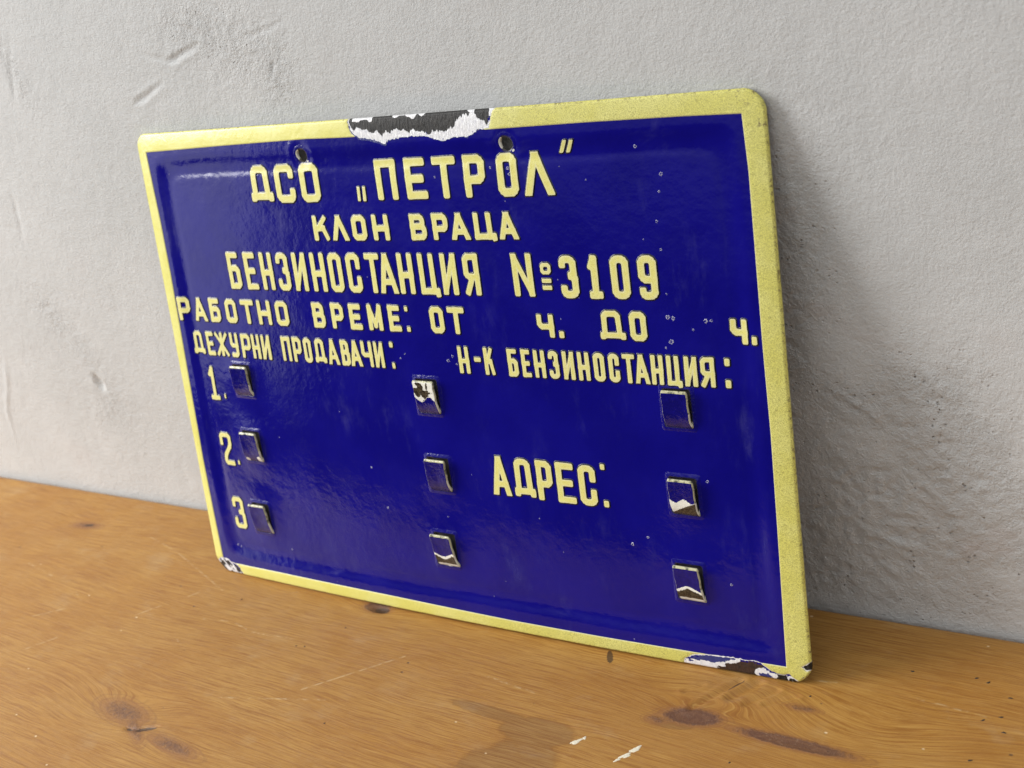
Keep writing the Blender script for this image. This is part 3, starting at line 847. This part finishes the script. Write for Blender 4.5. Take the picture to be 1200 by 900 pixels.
def build_tab(i, tx, ty, chip_kind, tilt=0.0, gap=4.6, label=None):
    # opening lip
    P0 = round_rect_path(8.7, 11.0, 1.4)
    rows = []; rg = []; cv = []
    for off, dz, rv in ((-.1, -4.2, 0), (-.15, -2.4, 0), (-.3, -1.2, 0), (-.2, -.35, .05), (.1, .2, .2), (.5, .36, .42), (1.1, .30, .68), (1.9, .14, .95), (2.7, .02, 1.25), (3.4, -.25, 1.5)):
        sc_x = (8.7 + off) / 8.7; sc_y = (11.0 + off) / 11.0
        x = tx - .5 + P0[:, 0] * sc_x; y = ty + P0[:, 1] * sc_y
        rows.append(np.stack([x, y, plate_z(x, y) + dz + .25 * (vn(x / 3, y / 3, i) - .5) * (rv < 1) + .04], 1))
        rg.append(np.full(len(P0), rv))
        ang = np.arctan2(P0[:, 1], P0[:, 0])
        cv.append((.75 * np.exp(-(((ang + .78)) / .16) ** 2) + .45 * np.exp(-((ang + 1.5) / .5) ** 2) * (chip_kind > 0) + .35 * (vn(x / 2.2, y / 2.2, i + 1) > .80)) * math.exp(-((off - .1) / .7) ** 2))
    V = np.concatenate(rows); n = len(P0); j = np.arange(n); j2 = (j + 1) % n
    F = np.concatenate([np.stack([k * n + j, (k + 1) * n + j, (k + 1) * n + j2, k * n + j2], 1) for k in range(len(rows) - 1)])
    F = F[:, ::-1]
    # the folded tongue: rounded bar section swept up from its hinge at the lower edge
    th = 2.1; hw = 8.6
    prof = []   # (y, z) centre line
    for t in np.linspace(0, 1, 8): prof.append((-10.9 + .8 * t, -.9 + 1.2 * t))
    for t in np.linspace(0, 1, 44)[1:]: prof.append((-10.1 + 21.2 * t, .3 + gap * (.30 * t + .70 * (1 - (1 - t) ** 7))))
    prof = np.array(prof)
    tang = np.gradient(prof, axis=0); tang /= np.linalg.norm(tang, axis=1)[:, None]
    nrm = np.stack([-tang[:, 1], tang[:, 0]], 1)
    # section: fine across the face, rounded sides
    sec = []
    for u in np.linspace(-1, 1, 41): sec.append((u * (hw - .7), th / 2, 0.0))
    for a in (65, 40, 15, -15, -40, -65): sec.append((hw - .7 + .7 * math.cos(rad(a)), th / 2 * math.sin(rad(a)), 1.0 if a < 42 else .6))
    for u in np.linspace(1, -1, 9): sec.append((u * (hw - .7), -th / 2, 1.0))
    for a in (245, 220, 195, 165, 140, 115): sec.append((-hw + .7 + .7 * math.cos(rad(a)), th / 2 * math.sin(rad(a)), 1.0 if a > 150 else .6))
    sec = np.array(sec); ns = len(sec); np_ = len(prof)
    rows = []; side = []; chip = []; lowv = []
    zb = float(plate_z(tx, ty)); Y0 = prof[:, 0]
    for k in range(np_):
        e_end = (np_ - 1 - k)
        q = 1.0 if e_end > 3 else [.35, .72, .9, .98][e_end]
        yy = prof[k, 0] + (0 if e_end > 3 else [.1, -.02, -.05, 0][e_end]); zz = prof[k, 1]
        wq = 1 - (.10 * (1 - q))
        wavy = 1 + .018 * math.sin(k * .35 + i)
        x = tx + sec[:, 0] * wq * wavy + (yy / 22) * tilt
        # a shallow dish in the middle of the tongue
        dish = -.35 * np.cos(np.clip(sec[:, 0] / hw, -1, 1) * math.pi / 2) * (sec[:, 1] > 0) * math.sin(math.pi * k / (np_ - 1))
        y = ty + yy + nrm[k, 0] * sec[:, 1] * q
        z = zb + zz + nrm[k, 1] * sec[:, 1] * q + dish + .12 * (vn(x / 3, y / 3, i) - .5)
        rows.append(np.stack([x, y, z], 1))
        top_ = 1.0 if e_end < 3 else 0.0
        side.append(np.maximum(sec[:, 2], top_))
        u = sec[:, 0] / hw; v = (yy + 11) / 22
        c = np.zeros(ns)
        if chip_kind == 1:    # lower part gone, steel showing
            b = .40 + .06 * np.sin(u * 3 + i) 
            c = np.where(v < b, np.clip(.7 + (b - v) * 9, 0, 2.2), 0)
            c = np.where(v < .13, 1.0, c)
        elif chip_kind == 2:  # upper part gone
            b = .45 + .08 * np.sin(u * 4)
            d_ = np.hypot((u + .28) / .62, (v - .70) / .24)
            c = np.where((v > b) & (v < .97), np.clip(.75 + 1.5 * np.exp(-d_ ** 2) + 1.5 * (vn(x / 2.0, y / 2.0, 2) - .5), .95, 2.1), 0)
        elif chip_kind == 3:  # crumbs at the lower corners
            d_ = np.minimum(np.hypot((u - .75) / .28, (v - .10) / .12), np.hypot((u + .75) / .25, (v - .08) / .07))
            c = np.where(d_ < 1, 1.0, 0)
        elif chip_kind == 4:  # lower part white with little steel
            b = .42 + .05 * np.sin(u * 5 + 1)
            c = np.where(v < b, np.where((v < .24 + .16 * u), 1.9, 1.0), 0)
        lowv.append(np.full(ns, 1.0 if (v < .42 and v > .05) else 0.0) * (sec[:, 0] > 0))
        chip.append(c * (sec[:, 1] > 0) * (sec[:, 2] < .9))
    # end cap
    V2 = np.concatenate(rows); off = len(V)
    jj = np.arange(ns); jj2 = (jj + 1) % ns
    F2 = np.concatenate([np.stack([k * ns + jj, k * ns + jj2, (k + 1) * ns + jj2, (k + 1) * ns + jj], 1) for k in range(np_ - 1)])
    cap = V2[-ns:].mean(0, keepdims=True)
    capi = len(V2)
    F3 = np.stack([(np_ - 1) * ns + jj, (np_ - 1) * ns + jj2, np.full(ns, capi), np.full(ns, capi)], 1)
    T3 = F3[:, :3]
    V2 = np.concatenate([V2, cap]); sd = np.concatenate(side + [np.ones(1)]); cp = np.concatenate(chip + [np.zeros(1)]); lo = np.concatenate(lowv + [np.zeros(1)])
    T2 = np.concatenate([quads2tris(F2), T3])[:, ::-1]
    lip = mesh('tab_opening', V, quads2tris(F)[:, ::-1].copy() if False else F, M_sock, root, attrs={'ring': np.concatenate(rg), 'chip': np.concatenate(cv)})
    o = mesh('holder_tab', V2, T2.copy(), M_tab, root, attrs={'side': sd, 'chip': cp, 'low': lo})
    if label: o['label'] = label
    return o
specs = [(0, 0, 3.3), (3, -1, 3.4), (0, -3, 3.1), (2, -.5, 3.3), (0, 0, 3.9), (1, -3, 3.5), (0, 0, 3.2), (4, -.5, 3.4), (1, -1.5, 3.3)]
labels = [None, 'tab with white nicks at its lower corner', None, 'tab with its upper half chipped to white and steel', None, 'tab chipped to brown steel along its bottom', None, 'tab chipped to a white ground coat at its bottom', 'tab with a ragged white and brown chip at its bottom']
for i, ((tx, ty), sp, lb) in enumerate(zip(TABS, specs, labels)):
    build_tab(i, tx, ty, sp[0], sp[1], sp[2], lb)

# ---- the lettering: every character is a raised enamel piece of its own
GL = {
 'О': [([(0, 0), (1, 0), (1, 1), (0, 1), (0, 0)], 1, 1)],
 'Д': [([(.1, .13), (.12, 1), (.80, 1), (.84, .13)], 1, 0), ([(0, .11), (1, .11)], 0, 0), ([(0, .11), (0, -.03)], 0, 0), ([(1, .11), (1, -.03)], 0, 0)],
 'С': [([(1, .70), (1, 1), (0, 1), (0, 0), (1, 0), (1, .30)], 1, 0)],
 'П': [([(0, 0), (0, 1), (1, 1), (1, 0)], 0, 0)],
 'Е': [([(1, 1), (0, 1), (0, 0), (1.03, 0)], 0, 0), ([(0, .5), (.86, .5)], 0, 0)],
 'Т': [([(0, 1), (1, 1)], 0, 0), ([(.5, 1), (.5, 0)], 0, 0)],
 'Р': [([(0, 0), (0, 1), (1, 1), (1, .40), (0, .40)], 1, 0)],
 'Л': [([(0, 0), (.40, 1)], 0, 0), ([(.46, 1), (1, 0)], 0, 0)],
 'К': [([(0, 0), (0, 1)], 0, 0), ([(.86, 1), (.25, .5)], 0, 0), ([(.1, .5), (.7, .5), (1, 0)], 0, 0)],
 'Н': [([(0, 0), (0, 1)], 0, 0), ([(1, 0), (1, 1)], 0, 0), ([(0, .46), (1, .46)], 0, 0)],
 'В': [([(0, 0), (0, 1), (.9, 1), (.9, .53), (0, .53)], 1, 0), ([(0, .53), (1, .53), (1, 0), (0, 0)], 1, 0)],
 'А': [([(0, 0), (.40, 1)], 0, 0), ([(1, 0), (.46, 1)], 0, 0), ([(.15, .25), (.85, .25)], 0, 0)],
 'Ц': [([(0, 1), (0, 0), (.98, 0), (1, -.08)], 0, 0), ([(.74, 1), (.76, 0)], 0, 0)],
 'З': [([(0, .78), (0, 1), (.93, 1), (.93, .55), (.52, .53)], 1, 0), ([(.52, .53), (1, .51), (1, 0), (0, 0), (0, .23)], 1, 0)],
 'И': [([(0, 0), (0, 1)], 0, 0), ([(1, 0), (1, 1)], 0, 0), ([(.04, .02), (.96, .98)], 0, 0)],
 'N': [([(0, 0), (0, 1)], 0, 0), ([(1, 0), (1, 1)], 0, 0), ([(.03, .98), (.97, .02)], 0, 0)],
 'Я': [([(1, 0), (1, 1), (0, 1), (0, .44), (1, .44)], 1, 0), ([(.55, .42), (0, 0)], 0, 0)],
 'Б': [([(.93, 1), (0, 1), (0, 0), (1, 0), (1, .58), (0, .58)], 1, 0)],
 '1': [([(.45, 0), (.5, 1)], 0, 0), ([(.45, .98), (.1, .80)], 0, 0), ([(0, 0), (1, 0)], 0, 0)],
 '9': [([(1, .44), (0, .44), (0, 1), (1, 1), (1, 0), (0, 0), (0, .20)], 1, 0)],
 'М': [([(0, 0), (0, 1)], 0, 0), ([(1, 0), (1, 1)], 0, 0), ([(.02, 1), (.5, .12), (.98, 1)], 0, 0)],
 'Ч': [([(0, 1), (0, .46), (1, .46)], 1, 0), ([(1, 1), (1, 0)], 0, 0)],
 'Ж': [([(.5, 0), (.5, 1)], 0, 0), ([(0, 1), (.5, .52), (0, 0)], 0, 0), ([(1, 1), (.5, .52), (1, 0)], 0, 0)],
 'У': [([(0, 1), (0, .48), (1, .48)], 1, 0), ([(1, 1), (1, 0), (.1, 0)], 1, 0)],
 '2': [([(0, .70), (0, 1), (.95, 1), (.95, .64), (.25, .26), (.2, 0), (1, 0)], 1, 0)],
 '|': [([(.5, 0), (.5, 1)], 0, 0)], '-': [([(0, .5), (1, .5)], 0, 0)],
}
GL['0'] = GL['О']; GL['3'] = GL['З']
def strokes(ch, w, h, sw):
    out = []
    a = sw / 2
    for pts, cham, closed in GL[ch]:
        P = [(a + p[0] * (w - sw), a + p[1] * (h - sw)) for p in pts]
        if cham:
            c = min(.62 * sw, .30 * w)
            Q = []
            rng = range(len(P))
            n = len(P)
            for k in rng:
                if (k == 0 or k == n - 1) and not closed: Q.append(P[k]); continue
                if k == n - 1 and closed: break
                pa = P[k - 1] if k > 0 else P[n - 2]; pb = P[(k + 1) % n]
                p = P[k]
                va = (pa[0] - p[0], pa[1] - p[1]); vb = (pb[0] - p[0], pb[1] - p[1])
                la = math.hypot(*va); lb = math.hypot(*vb)
                if la < 1e-6 or lb < 1e-6: Q.append(p); continue
                # leave square the joints that sit on the left stem of Р, В, Б ...
                cc = min(c, la * .45, lb * .45)
                if abs(p[0] - a) < .01 * w and not closed and ch in 'РВБ': Q.append(p); continue
                if abs(p[0] - (w - a)) < .01 * w and ch == 'Я': Q.append(p); continue
                A_ = (p[0] + va[0] / la * cc, p[1] + va[1] / la * cc); B_ = (p[0] + vb[0] / lb * cc, p[1] + vb[1] / lb * cc)
                for tt in (0, .33, .67, 1):
                    Q.append(tuple((1 - tt) ** 2 * A_[i_] + 2 * tt * (1 - tt) * p[i_] + tt * tt * B_[i_] for i_ in (0, 1)))
            if closed: Q.append(Q[0])
            P = Q
        for p, q in zip(P[:-1], P[1:]):
            out.append((p, q))
    return out
def glyph_sdf(x, y, segs, sw, w, h, ch):
    d = np.full(x.shape, 1e3)
    a = sw / 2; rr = .34 * sw
    for (p, q) in segs:
        dx, dy = q[0] - p[0], q[1] - p[1]; L = math.hypot(dx, dy)
        if L < 1e-6: continue
        ux, uy = dx / L, dy / L
        diag = min(abs(ux), abs(uy)) > .08
        ext = a * (1.5 if (diag and L > .45 * h and ch in 'АЛИN') else 1.0)
        if L < .75 * sw and len(segs) > 4: ext = a * .3
        mx, my = (p[0] + q[0]) / 2, (p[1] + q[1]) / 2
        lx = (x - mx) * ux + (y - my) * uy; ly = -(x - mx) * uy + (y - my) * ux
        aa = a * (.86 if (diag and ch in 'ИМNЖК') else 1.0)
        qx = np.abs(lx) - (L / 2 + ext) + rr * .8; qy = np.abs(ly) - aa + rr * .8
        s = np.hypot(np.maximum(qx, 0), np.maximum(qy, 0)) + np.minimum(np.maximum(qx, qy), 0) - rr * .8
        k = .55
        hh = np.clip(.5 + .5 * (d - s) / k, 0, 1)
        d = d * (1 - hh) + s * hh - k * hh * (1 - hh)
    if ch in 'АЛИN':
        d = np.maximum(d, np.abs(y - h / 2) - h / 2)
    return d
def seat(x, y):
    # measured spots refer to the plane of the border; the pressed panel lies a little behind it
    dz = float(plate_z(x, y) - bow(x))
    return x + (x - 851.7) * -dz / 672.0, y + (y - 394.0) * -dz / 672.0
def char(ch, x0, x1, y0, y1, sw, label, name='letter', shear=0.0):
    mx, my = (x0 + x1) / 2, (y0 + y1) / 2
    sx_, sy_ = seat(mx, my)
    x0 += sx_ - mx; x1 += sx_ - mx; y0 += sy_ - my; y1 += sy_ - my
    w, h = x1 - x0, y1 - y0
    segs = strokes(ch, w, h, sw)
    step = .42 if h > 20 else .36
    mar = 1.6; low = (.12 * h if ch in 'ДЦ' else 0) + mar
    gx = np.arange(-mar, w + mar + step, step); gy = np.arange(-low, h + mar + step, step)
    X, Y = np.meshgrid(gx, gy)
    xx = X.ravel(); yy = Y.ravel()
    wob = 0.07 * (vn((xx + x0) / 2.2, (yy + y0) / 2.2, 3) - .5) + .22 * (vn((xx + x0) / 9, (yy + y0) / 9, 5) - .5)
    d = glyph_sdf(xx, yy, segs, sw, w, h, ch) + wob
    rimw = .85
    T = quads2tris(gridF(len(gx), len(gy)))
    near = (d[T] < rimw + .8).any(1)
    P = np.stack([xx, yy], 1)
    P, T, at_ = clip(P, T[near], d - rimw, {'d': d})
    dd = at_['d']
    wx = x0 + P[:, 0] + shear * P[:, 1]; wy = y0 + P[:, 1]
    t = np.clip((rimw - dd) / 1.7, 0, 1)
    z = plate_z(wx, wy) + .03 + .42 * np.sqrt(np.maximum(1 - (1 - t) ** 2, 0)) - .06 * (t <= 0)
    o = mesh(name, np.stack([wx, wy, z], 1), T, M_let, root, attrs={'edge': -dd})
    o['label'] = label
    return o

ROWS = [
 (284.0, 309.2, 4.9, 'top line', [('Д', 115.4, 137.0), ('С', 140.3, 158.4), ('О', 164.0, 181.5), ('П', 231.3, 248.6), ('Е', 255.8, 272.2), ('Т', 278.0, 296.2), ('Р', 302.0, 317.9), ('О', 326.7, 341.4), ('Л', 346.0, 365.6)]),
 (258.6, 274.9, 3.8, 'second line', [('К', 169.4, 183.4), ('Л', 186.6, 200.3), ('О', 204.5, 217.0), ('Н', 222.5, 236.3), ('В', 254.2, 267.2), ('Р', 272.1, 284.5), ('А', 286.9, 300.5), ('Ц', 304.5, 321.0), ('А', 323.3, 336.4)]),
 (224.3, 250.2, 4.0, 'third line', [('Б', 77.3, 89.4), ('Е', 95.0, 106.5), ('Н', 111.4, 123.4), ('З', 127.6, 139.6), ('И', 143.8, 156.2), ('Н', 161.0, 173.9), ('О', 177.6, 189.6), ('С', 193.9, 206.1), ('Т', 210.6, 223.4), ('А', 221.9, 236.5), ('Н', 238.7, 251.1), ('Ц', 255.9, 271.6), ('И', 274.0, 286.1), ('Я', 291.6, 303.6), ('N', 328.8, 343.3)]),
 (223.6, 249.0, 4.5, 'station number', [('3', 362.6, 375.0), ('1', 382.0, 391.1), ('0', 397.3, 409.5), ('9', 415.3, 427.4)]),
 (199.4, 216.5, 3.6, 'fourth line', [('Р', 13.4, 25.6), ('А', 31.2, 44.6), ('Б', 48.7, 60.1), ('О', 66.3, 78.1), ('Т', 83.0, 96.8), ('Н', 100.4, 113.8), ('О', 118.9, 131.3), ('В', 155.3, 166.8), ('Р', 172.9, 184.3), ('Е', 189.5, 200.2), ('М', 206.2, 218.7), ('Е', 224.3, 234.4), ('О', 259.4, 270.5), ('Т', 274.0, 287.3), ('О', 406.1, 417.0)]),
 (198.9, 216.9, 3.6, 'fourth line', [('Д', 386.0, 403.1)]),
 (199.6, 213.6, 3.6, 'fourth line', [('Ч', 342.0, 353.9), ('Ч', 469.2, 479.6)]),
 (174.2, 191.5, 2.9, 'fifth line', [('Д', 23.7, 35.6), ('Е', 38.6, 46.7), ('Ж', 48.8, 62.3), ('У', 64.8, 73.4), ('Р', 77.0, 86.6), ('Н', 88.2, 96.4), ('И', 98.4, 107.2), ('П', 119.0, 127.9), ('Р', 130.2, 138.6), ('О', 140.9, 148.4), ('Д', 151.2, 162.0), ('А', 164.0, 173.8), ('В', 176.4, 184.3), ('А', 185.0, 194.8), ('Ч', 195.4, 205.0), ('И', 206.8, 215.0),
   ('Н', 278.0, 286.4), ('К', 298.3, 306.0), ('Б', 316.5, 323.9), ('Е', 326.9, 333.4), ('Н', 336.1, 344.2), ('З', 346.9, 354.2), ('И', 357.0, 365.1), ('Н', 367.7, 375.7), ('О', 378.7, 386.2), ('С', 389.0, 396.2), ('Т', 398.4, 406.8), ('А', 406.6, 415.8), ('Н', 417.2, 425.1), ('Ц', 427.3, 436.9), ('И', 438.6, 446.5), ('Я', 448.7, 457.4)]),
 (95.2, 121.2, 4.2, 'address line', [('А', 291.9, 305.8), ('Д', 309.0, 324.9), ('Р', 326.9, 338.6), ('Е', 341.8, 354.8), ('С', 358.2, 370.4)]),
 (140.1, 165.4, 3.2, 'left list', [('1', 32.6, 42.6)]), (89.6, 114.7, 3.4, 'left list', [('2', 32.2, 45.6)]), (39.4, 64.3, 3.4, 'left list', [('3', 33.2, 46.0)]),
]
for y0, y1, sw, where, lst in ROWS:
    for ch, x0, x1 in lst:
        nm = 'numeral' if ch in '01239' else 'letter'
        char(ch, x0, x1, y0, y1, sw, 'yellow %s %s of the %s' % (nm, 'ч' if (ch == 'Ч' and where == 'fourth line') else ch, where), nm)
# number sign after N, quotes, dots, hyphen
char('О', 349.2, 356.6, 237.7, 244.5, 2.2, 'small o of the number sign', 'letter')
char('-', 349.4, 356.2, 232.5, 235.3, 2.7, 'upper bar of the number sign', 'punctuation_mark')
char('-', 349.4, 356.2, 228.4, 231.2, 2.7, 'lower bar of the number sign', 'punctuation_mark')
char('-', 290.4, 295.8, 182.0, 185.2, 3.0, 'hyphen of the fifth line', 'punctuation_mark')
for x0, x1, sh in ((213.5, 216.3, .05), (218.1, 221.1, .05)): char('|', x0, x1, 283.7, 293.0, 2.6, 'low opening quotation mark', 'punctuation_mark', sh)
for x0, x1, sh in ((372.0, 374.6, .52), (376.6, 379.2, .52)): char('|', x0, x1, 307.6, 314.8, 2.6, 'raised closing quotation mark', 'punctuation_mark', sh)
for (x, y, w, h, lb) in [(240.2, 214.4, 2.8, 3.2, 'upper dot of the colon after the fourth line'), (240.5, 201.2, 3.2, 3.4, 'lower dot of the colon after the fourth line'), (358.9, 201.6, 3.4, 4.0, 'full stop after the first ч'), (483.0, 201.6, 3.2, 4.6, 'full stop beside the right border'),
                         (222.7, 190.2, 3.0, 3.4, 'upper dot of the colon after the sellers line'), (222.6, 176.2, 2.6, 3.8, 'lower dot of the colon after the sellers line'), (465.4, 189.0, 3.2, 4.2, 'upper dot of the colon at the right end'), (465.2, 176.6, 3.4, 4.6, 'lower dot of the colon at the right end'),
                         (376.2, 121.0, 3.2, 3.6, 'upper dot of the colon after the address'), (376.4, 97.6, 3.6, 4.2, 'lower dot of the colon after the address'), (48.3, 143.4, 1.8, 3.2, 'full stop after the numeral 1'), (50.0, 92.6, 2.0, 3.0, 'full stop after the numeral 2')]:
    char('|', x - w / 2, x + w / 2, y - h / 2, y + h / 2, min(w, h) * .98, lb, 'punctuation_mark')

# ---- little craters and nicks in the blue enamel
M_nick = mat_plain('pale_enamel_nick', (.50, .50, .66), .3)
nk = []
for i, (x, y, r) in enumerate([(421.9, 309.0, 1.0), (436.0, 293.5, 1.2), (433.8, 283.9, .8), (430.4, 267.5, .9), (431.2, 251.9, .8), (432.1, 226.9, .6), (431.2, 213.7, 1.3), (434.6, 213.0, 1.2), (431.7, 199.5, 1.5), (428.0, 196.0, .7), (454.6, 212.0, 1.3), (458.0, 212.3, .9), (446.4, 206.8, .7), (269.2, 181.7, 1.2), (273.2, 184.7, .9), (275.8, 179.8, .9), (387.7, 292.0, .5),
                             (322.1, 301.2, .8), (279.2, 297.1, .7), (334.8, 300.5, 1.1), (335.6, 297.0, 1.2), (30.8, 25.0, 1.0), (34.0, 24.0, .8), (196.5, 75.1, .9), (187.2, 102.9, .7), (402.6, 79.2, .9), (391.3, 73.5, 1.1), (229.1, 181.5, .6), (233.4, 184.6, .6), (455, 56, .8), (371, 300, .4), (60, 176, .8), (77, 173, .9), (446, 118, 1.0), (250, 75, .6), (92, 30, .7), (340, 62, .5)]):
    if r < .4: continue
    x, y = seat(x, y)
    r *= .85; N_ = 14; th = np.linspace(0, 2 * np.pi, N_, endpoint=False); rs = np.random.RandomState(i)
    jr = 1 + .5 * (rs.rand(N_) - .5)
    prof = [(r * 1.25, -.05), (r, .12), (r * .72, .14), (r * .45, .04)]
    V = np.concatenate([np.stack([x + a * jr * np.cos(th), y + a * jr * np.sin(th), plate_z(x + a * jr * np.cos(th), y + a * jr * np.sin(th)) + dz], 1) for a, dz in prof])
    jj = np.arange(N_); j2 = (jj + 1) % N_
    F = np.concatenate([np.stack([k * N_ + jj, k * N_ + j2, (k + 1) * N_ + j2, (k + 1) * N_ + jj], 1) for k in range(3)])
    F = F[rs.rand(len(F)) > .42]
    nk.append((V, F))
joined('enamel_nicks', nk, M_nick, root, 'stuff')
